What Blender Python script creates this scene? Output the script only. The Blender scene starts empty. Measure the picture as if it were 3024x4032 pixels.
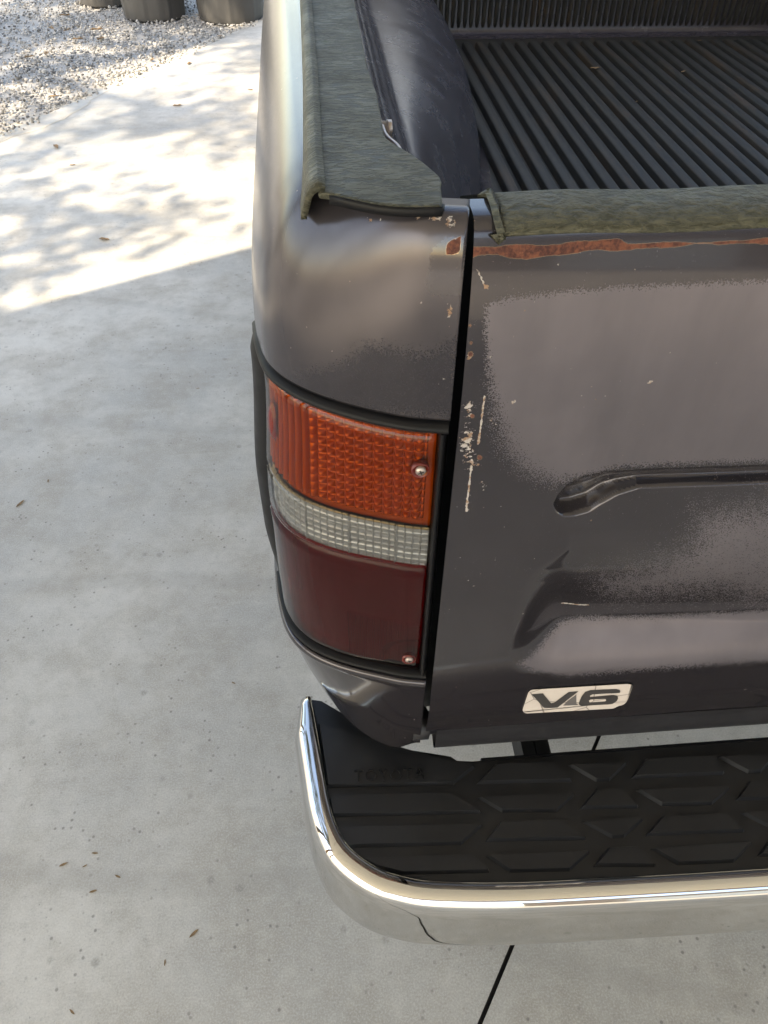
import bpy, bmesh, math, random
import numpy as np
from mathutils import Vector, Matrix
random.seed(7); rng = np.random.default_rng(7)
S = bpy.context.scene
COL = S.collection
# ------------------------------------------------------------------ camera
CAMH = 1.36
RT = np.array([0.9967020, -0.0806101, 0.0093342]); UP = np.array([0.0510912, 0.7127236, 0.6995818]); FW = np.array([0.0630461, 0.6967977, -0.7144915])
F, CX, CY = 2900.0, 1512.0, 2016.0
cd = bpy.data.cameras.new('camera'); cam = bpy.data.objects.new('camera', cd); COL.objects.link(cam)
cam.matrix_world = Matrix(((RT[0], UP[0], -FW[0], 0), (RT[1], UP[1], -FW[1], 0), (RT[2], UP[2], -FW[2], CAMH), (0, 0, 0, 1)))
cd.sensor_fit = 'VERTICAL'; cd.sensor_height = 36; cd.lens = 36 * F / 4032; cd.clip_start = 0.01; cd.clip_end = 3000
S.camera = cam
# ------------------------------------------------------------------ sky, sun, exposure
EL = math.radians(42); E_DIR = np.array([.883, .471]); N_DIR = np.array([-.471, .883])
TRAVEL = E_DIR * math.cos(math.radians(19)) + N_DIR * math.sin(math.radians(19))    # where the light travels on the ground
world = bpy.data.worlds.new('World'); S.world = world; world.use_nodes = True
wn = world.node_tree; bg = wn.nodes['Background']
sky = wn.nodes.new('ShaderNodeTexSky'); sky.sky_type = 'NISHITA'; sky.sun_disc = False
sky.sun_elevation = EL; sky.sun_rotation = math.atan2(-TRAVEL[0], -TRAVEL[1])
wn.links.new(sky.outputs[0], bg.inputs[0]); bg.inputs[1].default_value = 0.15
sd = bpy.data.lights.new('sun', 'SUN'); sun = bpy.data.objects.new('sun', sd); COL.objects.link(sun)
sd.energy = 2.8; sd.angle = math.radians(.53); sd.color = (1, .95, .86)
sun.rotation_euler = Vector((TRAVEL[0] * math.cos(EL), TRAVEL[1] * math.cos(EL), -math.sin(EL))).to_track_quat('-Z', 'Y').to_euler()
sun.location = (-8, -8, 12)
S.view_settings.view_transform = 'Standard'; S.view_settings.look = 'None'; S.view_settings.gamma = 1
S.view_settings.exposure = 2.3
S.view_settings.use_white_balance = True; S.view_settings.white_balance_temperature = 8300; S.view_settings.white_balance_tint = 10
S.cycles.max_bounces = 7; S.cycles.diffuse_bounces = 4; S.cycles.glossy_bounces = 4; S.cycles.transparent_max_bounces = 10
S.render.resolution_x = 768; S.render.resolution_y = 1024

# ------------------------------------------------------------------ helpers
def ray(u, v):
    d = FW + RT * (u - CX) / F - UP * (v - CY) / F
    return d
def pz(u, v, z):            # pixel -> point on the level z
    d = ray(u, v); t = (z - CAMH) / d[2]; return np.array([d[0] * t, d[1] * t, z])
def py(u, v, y):            # pixel -> point on the upright plane y
    d = ray(u, v); t = y / d[1]; return np.array([d[0] * t, y, CAMH + d[2] * t])
def proj(P):                # points (...,3) -> photo pixel
    Q = P - np.array([0, 0, CAMH]); w = Q @ FW
    return CX + F * (Q @ RT) / w, CY - F * (Q @ UP) / w
def sm(a, b, x):
    t = np.clip((np.asarray(x, float) - a) / (b - a), 0, 1); return t * t * (3 - 2 * t)
def spline(pts, n):
    """smooth curve through pts, n points at even arc length"""
    P = np.array(pts, float); P = np.vstack([2 * P[0] - P[1], P, 2 * P[-1] - P[-2]]); out = []
    for i in range(1, len(P) - 2):
        k = np.linspace(0, 1, 24, endpoint=False)[:, None]
        a, b, c, d = P[i - 1], P[i], P[i + 1], P[i + 2]
        out.append(.5 * (2 * b + (c - a) * k + (2 * a - 5 * b + 4 * c - d) * k ** 2 + (3 * b - a - 3 * c + d) * k ** 3))
    out = np.vstack(out + [P[-2:-1]])
    L = np.concatenate([[0], np.cumsum(np.linalg.norm(np.diff(out, axis=0), axis=1))])
    s = np.linspace(0, L[-1], n) if np.isscalar(n) else np.asarray(n)
    return np.stack([np.interp(s, L, out[:, j]) for j in range(out.shape[1])], 1), s
def sdpoly(u, v, poly):
    """signed distance (inside positive) to a polygon"""
    P = np.array(poly, float); d = np.full(u.shape, 1e9); ins = np.zeros(u.shape, bool)
    for i in range(len(P)):
        a, b = P[i], P[(i + 1) % len(P)]; e = b - a
        t = np.clip(((u - a[0]) * e[0] + (v - a[1]) * e[1]) / (e @ e + 1e-9), 0, 1)
        d = np.minimum(d, np.hypot(u - a[0] - t * e[0], v - a[1] - t * e[1]))
        c = ((a[1] > v) != (b[1] > v)); x = (b[0] - a[0]) * (v - a[1]) / (b[1] - a[1] + 1e-9) + a[0]
        ins ^= c & (u < x)
    return np.where(ins, d, -d)
def sdline(u, v, pts):
    d = np.full(u.shape, 1e9)
    for a, b in zip(pts[:-1], pts[1:]):
        a = np.array(a, float); e = np.array(b, float) - a
        t = np.clip(((u - a[0]) * e[0] + (v - a[1]) * e[1]) / (e @ e + 1e-9), 0, 1)
        d = np.minimum(d, np.hypot(u - a[0] - t * e[0], v - a[1] - t * e[1]))
    return d
def link(name, me, m, parent=None, smooth=True):
    o = bpy.data.objects.new(name, me); COL.objects.link(o)
    if m is not None and not me.materials: me.materials.append(m)
    if parent is not None: o.parent = parent
    if smooth and len(me.polygons): me.polygons.foreach_set('use_smooth', [True] * len(me.polygons))
    return o
def raw(name, v, f, m, parent=None, smooth=True):
    me = bpy.data.meshes.new(name); me.from_pydata([tuple(map(float, p)) for p in v], [], f); me.update()
    return link(name, me, m, parent, smooth)
def grid(name, P, m, parent=None, keep=None, attrs=None, flip=False, thick=0, smooth=True):
    n, k, _ = P.shape
    i, j = np.meshgrid(np.arange(n - 1), np.arange(k - 1), indexing='ij')
    a = i * k + j; q = np.stack([a, a + k, a + k + 1, a + 1], -1).reshape(-1, 4)
    if keep is not None: q = q[keep.reshape(-1)]
    if flip: q = q[:, ::-1]
    o = raw(name, P.reshape(-1, 3), q.tolist(), m, parent, smooth)
    for nm, val in (attrs or {}).items():
        at = o.data.attributes.new(nm, 'FLOAT', 'POINT'); at.data.foreach_set('value', np.ascontiguousarray(val, dtype=np.float32).ravel())
    if keep is not None:
        bm = bmesh.new(); bm.from_mesh(o.data); bmesh.ops.delete(bm, geom=[x for x in bm.verts if not x.link_faces], context='VERTS'); bm.to_mesh(o.data); bm.free()
    if thick:
        s = o.modifiers.new('t', 'SOLIDIFY'); s.thickness = thick; s.offset = -1
    return o
def prism(name, poly, z0, z1, m, parent=None, inset=0, frame=None, smooth=False, bev=0):
    """poly (k,2) counter-clockwise extruded from z0 to z1, top ring pulled in by inset; frame maps (x,y,z) to the world"""
    P = np.array(poly, float)
    ar = np.sum(P[:, 0] * np.roll(P[:, 1], -1) - P[:, 1] * np.roll(P[:, 0], -1))
    if ar < 0: P = P[::-1]
    k = len(P); e = np.roll(P, -1, 0) - P; e /= np.linalg.norm(e, axis=1)[:, None] + 1e-12
    nrm = np.stack([-e[:, 1], e[:, 0]], 1); nv = nrm + np.roll(nrm, 1, 0); nv /= np.maximum(np.sum(nv * nrm, 1), .25)[:, None] + 1e-12
    T = P + nv * inset
    V = [(p[0], p[1], z0) for p in P] + [(p[0], p[1], z1) for p in T]
    if frame: V = [frame(*p) for p in V]
    Fc = [list(range(k))[::-1], list(range(k, 2 * k))] + [[i, (i + 1) % k, k + (i + 1) % k, k + i] for i in range(k)]
    o = raw(name, V, Fc, m, parent, smooth)
    if bev:
        b = o.modifiers.new('b', 'BEVEL'); b.width = bev; b.segments = 2
    return o
def boxv(c, s, rz=0):
    V = []; ca, sa = math.cos(rz), math.sin(rz)
    for x in (-.5, .5):
        for y in (-.5, .5):
            for z in (-.5, .5):
                X, Y = x * s[0], y * s[1]; V.append((c[0] + X * ca - Y * sa, c[1] + X * sa + Y * ca, c[2] + z * s[2]))
    return V
BF = [[0, 1, 3, 2], [4, 6, 7, 5], [0, 4, 5, 1], [2, 3, 7, 6], [0, 2, 6, 4], [1, 5, 7, 3]]
def box(name, c, s, m, parent=None, rz=0, bev=0):
    o = raw(name, boxv(c, s, rz), BF, m, parent, False)
    if bev:
        b = o.modifiers.new('b', 'BEVEL'); b.width = bev; b.segments = 2
    return o
def lathe(name, prof, m, parent=None, n=32, at=(0, 0, 0), axis='z', fl=None):
    V = []; k = len(prof)
    for i in range(n):
        a = 2 * math.pi * i / n; f = fl(i) if fl else 1
        for r, z in prof:
            p = (r * f * math.cos(a), r * f * math.sin(a), z)
            if axis == 'x': p = (p[2], p[0], p[1])
            if axis == 'y': p = (p[0], -p[2], p[1])
            V.append((p[0] + at[0], p[1] + at[1], p[2] + at[2]))
    Fc = [[i * k + j, ((i + 1) % n) * k + j, ((i + 1) % n) * k + j + 1, i * k + j + 1] for i in range(n) for j in range(k - 1)]
    return raw(name, V, Fc, m, parent)
def empty(name, loc=(0, 0, 0)):
    o = bpy.data.objects.new(name, None); COL.objects.link(o); o.location = loc; return o
def tag(o, label=None, cat=None, group=None, kind=None):
    if label: o['label'] = label
    if cat: o['category'] = cat
    if group: o['group'] = group
    if kind: o['kind'] = kind
    return o

# ------------------------------------------------------------------ materials
class NT:
    def __init__(s, name):
        s.m = bpy.data.materials.new(name); s.m.use_nodes = True; s.t = s.m.node_tree; s.b = s.t.nodes['Principled BSDF']
        s.co = s.t.nodes.new('ShaderNodeTexCoord').outputs['Object']
    def put(s, sock, x):
        if hasattr(x, 'is_output'): s.t.links.new(x, sock)
        elif isinstance(x, (tuple, list)) and len(x) == 3 and sock.type == 'RGBA': sock.default_value = (*x, 1)
        else: sock.default_value = x
    def n(s, typ, ins=None, out=0, **kw):
        nd = s.t.nodes.new(typ)
        for k, x in kw.items(): setattr(nd, k, x)
        for k, x in (ins or {}).items(): s.put(nd.inputs[k], x)
        return nd.outputs[out]
    def map(s, sc, rot=(0, 0, 0)): return s.n('ShaderNodeMapping', {'Vector': s.co, 'Scale': sc, 'Rotation': rot})
    def noise(s, sc, det=3, rough=.55, vec=None, dist=0): return s.n('ShaderNodeTexNoise', {'Vector': vec if vec is not None else s.co, 'Scale': sc, 'Detail': det, 'Roughness': rough, 'Distortion': dist})
    def ramp(s, x, a, b, lo=0., hi=1.): return s.n('ShaderNodeMapRange', {'Value': x, 'From Min': a, 'From Max': b, 'To Min': lo, 'To Max': hi}, interpolation_type='SMOOTHSTEP')
    def math(s, op, a, b=0., clamp=False): return s.n('ShaderNodeMath', {0: a, 1: b}, operation=op, use_clamp=clamp)
    def mix(s, f, a, b):
        nd = s.t.nodes.new('ShaderNodeMix'); nd.data_type = 'RGBA'
        s.put(nd.inputs[0], f); s.put(nd.inputs[6], a); s.put(nd.inputs[7], b); return nd.outputs[2]
    def mixf(s, f, a, b): return s.n('ShaderNodeMix', {0: f, 2: a, 3: b})
    def attr(s, nm): return s.n('ShaderNodeAttribute', out=2, attribute_name=nm)
    def bump(s, h, st, dist=.001): return s.n('ShaderNodeBump', {'Height': h, 'Strength': st, 'Distance': dist})
    def set(s, **k):
        for a, x in k.items(): s.put(s.b.inputs[a.replace('_', ' ')], x)
        return s.m
def simple(name, c, r=.5, me=0., var=.15, sc=30, bump=0., coat=0., bsc=None, spec=.5):
    t = NT(name); nz = t.noise(sc, 4)
    col = t.mix(nz, tuple(x * (1 - var) for x in c), tuple(x * (1 + var) for x in c))
    t.set(Base_Color=col, Roughness=t.ramp(nz, .3, .7, r * .85, min(1, r * 1.15)), Metallic=me, Coat_Weight=coat, Specular_IOR_Level=spec)
    if bump: t.set(Normal=t.bump(t.noise(bsc or sc * 4, 3), bump, .002))
    return t.m

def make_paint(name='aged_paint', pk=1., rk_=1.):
    t = NT(name)
    grain = t.noise(950, 2, .7); mid = t.noise(160, 3, .6); big = t.noise(14, 3)
    f = t.math('ADD', t.attr('fade'), t.math('MULTIPLY', t.math('SUBTRACT', grain, .5), 2.6)); f = t.math('ADD', f, t.math('MULTIPLY', t.math('SUBTRACT', mid, .5), .55))
    fac = t.ramp(f, .38, .62)
    streak = t.noise(1, 3, .6, vec=t.map((60, 60, 14)))
    dark = t.mix(big, (.030, .027, .033), (.040, .036, .043))
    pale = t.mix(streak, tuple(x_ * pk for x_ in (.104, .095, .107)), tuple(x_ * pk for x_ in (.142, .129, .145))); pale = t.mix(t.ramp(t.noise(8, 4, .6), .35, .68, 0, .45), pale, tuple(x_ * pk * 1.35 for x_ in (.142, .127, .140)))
    col = t.mix(fac, dark, pale)
    # paint chips down to pale primer
    cn = t.noise(300, 4, .75, dist=.4)
    chip = t.ramp(t.math('ADD', cn, t.math('MULTIPLY', t.attr('chip'), .36)), .75, .78)
    spk = t.ramp(t.noise(330, 1), .79, .81)
    chip = t.math('MAXIMUM', chip, t.math('MULTIPLY', spk, .7), True)
    col = t.mix(chip, col, t.mix(t.ramp(mid, .45, .6), (.36, .33, .31), (.22, .13, .08)))
    # rust
    rn = t.noise(75, 6, .75); rf = t.ramp(t.math('ADD', t.attr('rust'), t.math('MULTIPLY', t.math('SUBTRACT', rn, .5), .95)), .44, .50)
    rim = t.math('MULTIPLY', t.ramp(t.math('ADD', t.attr('rust'), t.math('MULTIPLY', t.math('SUBTRACT', rn, .5), .95)), .36, .42), t.math('SUBTRACT', 1., rf))
    rc = t.mix(t.ramp(t.noise(260, 4, .7), .35, .65), (.045, .013, .011), (.150, .050, .028))
    col = t.mix(rim, col, (.24, .15, .10)); col = t.mix(rf, col, rc)
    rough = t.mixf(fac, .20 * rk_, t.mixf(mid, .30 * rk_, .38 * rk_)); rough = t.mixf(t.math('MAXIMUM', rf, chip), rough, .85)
    metal = t.math('MULTIPLY', t.mixf(fac, .55, .55), t.math('SUBTRACT', 1., t.math('MAXIMUM', rf, chip)))
    h = t.math('ADD', t.math('MULTIPLY', rf, t.math('ADD', t.noise(500, 4, .7), .8)), t.math('MULTIPLY', grain, .02)); h = t.math('SUBTRACT', h, t.math('MULTIPLY', chip, .3))
    t.set(Base_Color=col, Roughness=rough, Metallic=metal, Coat_Weight=t.math('MULTIPLY', t.math('SUBTRACT', 1., t.math('MAXIMUM', fac, rf)), .5), Coat_Roughness=.06, Normal=t.bump(h, .5, .0012))
    return t.m
def make_cap(stretch, dist=.8, lo=.36, hi=.64):
    t = NT('weathered_rubber')
    v = t.map(stretch); g = t.ramp(t.noise(1, 3, .65, vec=v, dist=dist), lo, hi); b = t.noise(28, 4)
    col = t.mix(g, (.034, .034, .022), (.090, .086, .058)); col = t.mix(t.ramp(b, .4, .75, 0, .5), col, (.042, .042, .030))
    moss = t.ramp(t.noise(45, 4, .7), .6, .75); col = t.mix(t.math('MULTIPLY', moss, .4), col, (.07, .085, .03))
    return t.set(Base_Color=col, Roughness=t.ramp(b, .3, .7, .45, .6), Specular_IOR_Level=.28, Normal=t.bump(g, .8, .0009))
def make_concrete():
    t = NT('concrete')
    a = t.noise(1.1, 5, .6); b = t.noise(7, 5, .65); c = t.noise(130, 3, .7); st = t.noise(1, 4, .6, vec=t.map((3, 22, 1), (0, 0, .6)))
    col = t.mix(t.ramp(a, .36, .64), (.335, .32, .29), (.51, .48, .43)); col = t.mix(t.ramp(b, .40, .68, 0, .6), col, (.30, .275, .235))
    col = t.mix(t.ramp(st, .5, .75, 0, .22), col, (.54, .515, .46))
    vor = t.n('ShaderNodeTexVoronoi', {'Vector': t.co, 'Scale': 17., 'Randomness': 1.})
    m2 = t.noise(30, 5, .7, dist=.3); col = t.mix(t.ramp(m2, .48, .72, 0, .35), col, (.275, .25, .215)); col = t.mix(t.ramp(m2, .5, .3, 0, .22), col, (.56, .535, .48))
    sp = t.math('MULTIPLY', t.ramp(vor, .17, .06), t.ramp(t.noise(5, 2), .46, .58)); col = t.mix(t.math('MULTIPLY', sp, .55), col, (.20, .19, .165))
    v2 = t.n('ShaderNodeTexVoronoi', {'Vector': t.co, 'Scale': 2.6, 'Randomness': 1.})
    sp2 = t.math('MULTIPLY', t.ramp(t.math('ADD', v2, t.math('MULTIPLY', b, .12)), .16, .11), t.ramp(t.noise(1.7, 1), .52, .6)); col = t.mix(t.math('MULTIPLY', sp2, .45), col, (.24, .22, .20))
    pit = t.ramp(c, .66, .74); col = t.mix(t.math('MULTIPLY', pit, .8), col, (.22, .215, .21))
    fine = t.noise(330, 3, .7); col = t.mix(t.math('MULTIPLY', t.ramp(fine, .45, .68), .34), col, (.63, .605, .55)); col = t.mix(t.math('MULTIPLY', t.ramp(fine, .44, .30), .34), col, (.19, .185, .18))
    v3 = t.n('ShaderNodeTexVoronoi', {'Vector': t.co, 'Scale': 55., 'Randomness': 1.}); col = t.mix(t.math('MULTIPLY', t.math('MULTIPLY', t.ramp(v3, .20, .08), t.ramp(t.noise(9, 2), .45, .6)), .7), col, (.13, .12, .11))
    scr = t.n('ShaderNodeTexWave', {'Vector': t.map((1, 1, 1), (0, 0, .35)), 'Scale': .55, 'Distortion': 7., 'Detail': 2., 'Detail Scale': .6}, wave_type='RINGS'); col = t.mix(t.math('MULTIPLY', t.ramp(scr, .98, 1.0), .2), col, (.24, .225, .20))
    return t.set(Base_Color=col, Roughness=t.ramp(b, .3, .7, .5, .72), Normal=t.bump(t.math('SUBTRACT', t.math('MULTIPLY', fine, .3), pit), .35, .001))
def shell_mat(name, tint, rough=.04):
    t = NT(name); t.t.nodes.remove(t.b)
    out = [n for n in t.t.nodes if n.type == 'OUTPUT_MATERIAL'][0]
    tr = t.n('ShaderNodeBsdfTransparent', {'Color': tint}); gl = t.n('ShaderNodeBsdfGlossy', {'Color': (1, 1, 1), 'Roughness': t.ramp(t.noise(60, 4), .4, .8, rough, rough * 3)})
    fr = t.n('ShaderNodeFresnel', {'IOR': 1.33})
    t.t.links.new(t.n('ShaderNodeMixShader', {0: fr, 1: tr, 2: gl}), out.inputs[0]); return t.m
M = dict(
    paint=make_paint(), dimmed_side_paint=make_paint('dimmed_aged_paint', .44, .66), cap_side=make_cap((100, 310, 240), .7, .40, .60), cap_gate=make_cap((150, 270, 270), .3, .32, .68), concrete=make_concrete(),  # flanks get a darkened copy of the paint, toning down floor reflection in colour
    rubber=simple('black_rubber', (.006, .006, .007), .5, var=.3, spec=.18), pad=simple('pad_plastic', (.0125, .0125, .0135), .38, var=.12, sc=25, spec=.5),
    liner=simple('liner_plastic', (.040, .037, .048), .25, var=.35, sc=18, bump=.12, bsc=120), ribs=None,
    chrome=None, black=simple('black_frame', (.012, .012, .014), .6), steel=simple('zinc_steel', (.42, .36, .33), .38, .7, .2, 80),
    badge=None, dark=simple('badge_print', (.035, .032, .032), .5), soil=simple('potting_soil', (.05, .035, .025), .9, var=.5, sc=60, bump=.6),
    pot=simple('dusty_pot_plastic', (.055, .052, .049), .65, var=.45, sc=14, bump=.2), ground=simple('dry_earth', (.27, .235, .19), .9, var=.3, sc=5, bump=.5, bsc=60),
    ceiling=simple('cream_boards', (.80, .77, .68), .6, var=.06, sc=4), timber=simple('brown_timber', (.22, .11, .055), .6, var=.3, sc=6), wall=simple('tan_wall', (.34, .27, .22), .7, var=.15, sc=5),
    glass=simple('window_glass', (.35, .42, .55), .08, var=.05), white=simple('white_paint', (.78, .77, .74), .5, var=.05), red=simple('red_enamel', (.35, .03, .025), .3, var=.1),
    bark=simple('bark', (.10, .075, .055), .9, var=.4, sc=12, bump=.8, bsc=30), leaf=simple('leaf', (.075, .105, .035), .6, var=.4, sc=2), dry=simple('dry_leaf', (.20, .125, .06), .7, var=.4, sc=20),
    stone=None, tyre=simple('tyre', (.015, .015, .015), .8, var=.2), tin=simple('roof_sheet', (.35, .36, .37), .45, .6))
t = NT('rib_plastic'); dirt = t.noise(1, 4, .65, vec=t.map((26, 3.5, 10))); wp = t.n('ShaderNodeNewGeometry'); t.co = wp; d2 = t.noise(1, 4, .65, vec=t.map((26, 3.0, 10)))
M['ribs'] = t.set(Base_Color=t.mix(t.math('MULTIPLY', t.ramp(d2, .50, .74), .75), t.mix(t.noise(40, 3), (.014, .0138, .0115), (.024, .023, .019)), (.052, .032, .016)), Roughness=.58, Normal=t.bump(t.noise(300, 3), .2, .001))
t = NT('chrome'); sc = t.noise(40, 4); M['chrome'] = t.set(Base_Color=(.60, .595, .58), Metallic=1., Roughness=t.ramp(sc, .4, .75, .03, .09), Normal=t.bump(t.noise(9, 2), .04, .002))
t = NT('badge_vinyl'); crack = t.n('ShaderNodeTexVoronoi', {'Vector': t.co, 'Scale': 21.}, feature='DISTANCE_TO_EDGE')
M['badge'] = t.set(Base_Color=t.mix(t.ramp(crack, .006, .014), (.20, .17, .15), t.mix(t.noise(60, 3), (.47, .41, .37), (.56, .50, .45))), Roughness=.5)
t = NT('gravel_stone'); rnd = t.attr('tone'); M['stone'] = t.set(Base_Color=t.mix(rnd, (.085, .082, .078), (.43, .41, .38)), Roughness=.8)
amber_in = simple('amber_prism', (.28, .062, .0025), .14, .5, .1, 60)
M['amber_shell'] = shell_mat('amber_shell', (.93, .66, .32)); M['red_shell'] = shell_mat('red_shell', (.55, .07, .085)); M['clear_shell'] = shell_mat('clear_shell', (.93, .93, .92))
red_in = simple('red_prism', (.115, .007, .010), .2, .2, .15, 30); clear_in = simple('clear_prism', (.20, .203, .205), .16, .35, .12, 50)

# ------------------------------------------------------------------ ground
def gq(pts, z): return [(p[0], p[1], z) for p in pts]
tag(raw('ground', gq([(-400, -400), (400, -400), (400, 400), (-400, 400)], -.06), [[0, 1, 2, 3]], M['ground']), kind='structure')
J0 = np.array([.178, .216]); JD = np.array([.575, .818]); JN = np.array([.818, -.575])       # sawn joint
G0 = np.array([-1.622, 4.161]); GD = np.array([.473, .881])                                  # slab edge against the gravel
def lp(p, d, t): return p + d * t
tE = lambda t: lp(G0, GD, t)
slab = empty('concrete_pavement'); slab['kind'] = 'structure'
gap = .0035
A = [lp(J0, JD, -9) - JN * gap, lp(J0, JD, 12) - JN * gap, tE(9), tE(4), tE(2.5), tE(1.2), tE(0), tE(-3), tE(-12)]
prism('concrete_slab', A, -.15, 0, M['concrete'], slab)
B = [lp(J0, JD, 12) + JN * gap, lp(J0, JD, -9) + JN * gap, lp(J0, JD, -9) + JN * 9, lp(J0, JD, 12) + JN * 9]
prism('concrete_slab', B, -.15, 0, M['concrete'], slab)
raw('joint_filler', gq([lp(J0, JD, -9) - JN * .01, lp(J0, JD, 12) - JN * .01, lp(J0, JD, 12) + JN * .01, lp(J0, JD, -9) + JN * .01], -.012), [[0, 1, 2, 3]], M['black'], slab)
ts = np.linspace(-4, 8.5, 160); ww = np.clip(.05 + .05 * np.sin(ts * 1.7 + 1) + .035 * np.sin(ts * 6.1) + rng.normal(0, .012, 160), .015, 1)
SN = np.array([GD[1], -GD[0]]); sv = [(*(tE(t_) - SN * .10), -.016) for t_ in ts] + [(*(tE(t_) + SN * w_), .0012) for t_, w_ in zip(ts, ww)]
tag(raw('sand_drift', sv, [[i, i + 1, 160 + i + 1, 160 + i][::-1] for i in range(159)], simple('tan_sand', (.45, .405, .335), .9, var=.2, sc=25, bump=.5, bsc=300)), kind='structure')
# gravel beyond the slab: earth bed, then stones
GB = [tE(-12) + np.array([.05, 0]), tE(9) + np.array([.05, 0]), tE(9) + np.array([-9, 5]), tE(-12) + np.array([-9, 5])]
tag(raw('gravel_bed', gq(GB, -.022), [[0, 1, 2, 3]], simple('gravel_bed_dust', (.36, .345, .32), .9, var=.25, sc=40, bump=.8, bsc=200)), kind='structure')
ico = bmesh.new(); bmesh.ops.create_icosphere(ico, subdivisions=1, radius=1); iv = np.array([v.co[:] for v in ico.verts]); ifc = np.array([[v.index for v in f.verts] for f in ico.faces]); ico.free()
NS = 24000; V = []; Fc = []; tone = []
GNv = np.array([-GD[1], GD[0]])
pos = []
while len(pos) < NS:
    a = rng.uniform(-1.5, 5.2, 6000); b = -.07 + rng.gamma(1.3, 1.1, 6000) ; b = np.where(rng.random(6000) < .5, rng.uniform(-.02, 2.6, 6000), b)
    q = G0 + np.outer(a, GD) + np.outer(b, GNv); pos += [x for x in np.c_[q, b] if x[2] > -.03 - (.45 * rng.random() ** 7)]
for k in range(NS):
    r = rng.uniform(.005, .0115) * (1 + .5 * (rng.random() < .1)); s = rng.uniform(.6, 1.2, 3) * r; s[2] *= .75
    x, y, b = pos[k]; ang = rng.random() * 6.28; c, sn = math.cos(ang), math.sin(ang)
    w = iv * s * rng.uniform(.8, 1.15, (len(iv), 1)); w = np.c_[w[:, 0] * c - w[:, 1] * sn, w[:, 0] * sn + w[:, 1] * c, w[:, 2]]
    z = (-.012 if b > 0.0 else .003) + rng.random() * .012
    V.append(w + (x, y, z)); Fc.append(ifc + k * len(iv)); tone += [rng.random()] * len(iv)
gr = raw('gravel', np.vstack(V), np.vstack(Fc).tolist(), M['stone'], smooth=False)
at = gr.data.attributes.new('tone', 'FLOAT', 'POINT'); at.data.foreach_set('value', np.array(tone, np.float32))
tag(gr, 'pale grey crushed gravel beside the concrete slab', 'gravel', kind='stuff')

# ------------------------------------------------------------------ the carport that shades the truck
HR = 3.1; DISP = HR / math.tan(EL) * math.sin(math.radians(19)); EAVE = 2.51 - DISP
def en(e, n, z): return (*(E_DIR * e + N_DIR * n), z)
RZ = math.atan2(E_DIR[1], E_DIR[0])
roof = tag(empty('carport_roof', en(-1.2, EAVE - 2.6, HR)), 'cream boarded carport roof sheltering the pickup', 'roof')
def rel(o, par):
    o.parent = par; o.matrix_parent_inverse = Matrix.Translation(par.location).inverted(); return o
NB = 18; WB = 5.2 / NB; EC = -1.2; EW = 9.6; DP = 5.2
for k in range(NB):
    n0 = EAVE - .02 - k * WB
    rel(box('ceiling_board', en(EC, n0 - WB / 2, HR + .012), (EW, WB - .008, .024), M['ceiling'], rz=RZ), roof)
rel(box('roof_sheet', en(EC, EAVE - DP / 2, HR + .20), (EW + .3, DP + .1, .03), M['tin'], rz=RZ), roof)
rel(box('refl_beam', en(EC, EAVE - DP + .1, HR - .14), (EW, .14, .30), M['timber'], rz=RZ), roof)  # unseen beam added for a brown line in the chrome reflection
rel(box('fascia', en(EC, EAVE, HR + .10), (EW + .3, .03, .22), M['timber'], rz=RZ), roof)
for k in range(7): rel(box('rafter', en(EC - 4.4 + k * 1.46, EAVE - DP / 2, HR + .104), (.06, DP - .2, .15), M['timber'], rz=RZ), roof)
for k, e in enumerate((-5.7, -3.4, 3.3)):
    tag(box('carport_post', en(e, EAVE - .12, HR / 2), (.12, .12, HR), M['timber'], rz=RZ, bev=.006), ['brown timber post at the far gravel corner of the carport', 'brown timber post beside the open left bay', 'brown timber post on the passenger side of the pickup'][k], 'post', 'carport posts')
NW = EAVE - 10
wall = tag(empty('refl_wall', en(0, NW, 0)), 'unseen tan wall added behind the carport for bumper reflections', 'wall')  # unseen wall, door and window placed to colour the chrome reflections
def wb(nm, e0, e1, z0, z1, mt, d=.12, off=0): return rel(box(nm, en((e0 + e1) / 2, NW + off, (z0 + z1) / 2), (e1 - e0, d, z1 - z0), mt, rz=RZ), wall)
HW = 3.4
wb('wall_panel', -3, -1.5, 0, HW, M['wall']); wb('wall_panel', .5, 3.5, 0, HW, M['wall']); wb('wall_panel', 5.2, 8.5, 0, HW, M['wall']); wb('wall_panel', -1.5, .5, 2.1, HW, M['wall']); wb('wall_panel', 3.5, 5.2, 0, .9, M['wall']); wb('wall_panel', 3.5, 5.2, 2.1, HW, M['wall'])
wb('door', -1.5, .5, 0, 2.1, M['white'], .05); wb('window_pane', 3.5, 5.2, .9, 2.1, M['glass'], .02)
cab0 = tag(empty('refl_cabinet', en(7, NW + .5, 0)), 'unseen red enamel cabinet added for the bumper reflection', 'cabinet')  # unseen cabinet added to give the chrome a red reflection
rel(box('cabinet_body', en(7, NW + .5, .55), (1.2, .5, 1.0), M['red'], rz=RZ, bev=.01), cab0)
for k in range(4): rel(box('drawer_front', en(7, NW + .76, .2 + .23 * k), (1.12, .02, .2), M['red'], rz=RZ, bev=.006), cab0)

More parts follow.
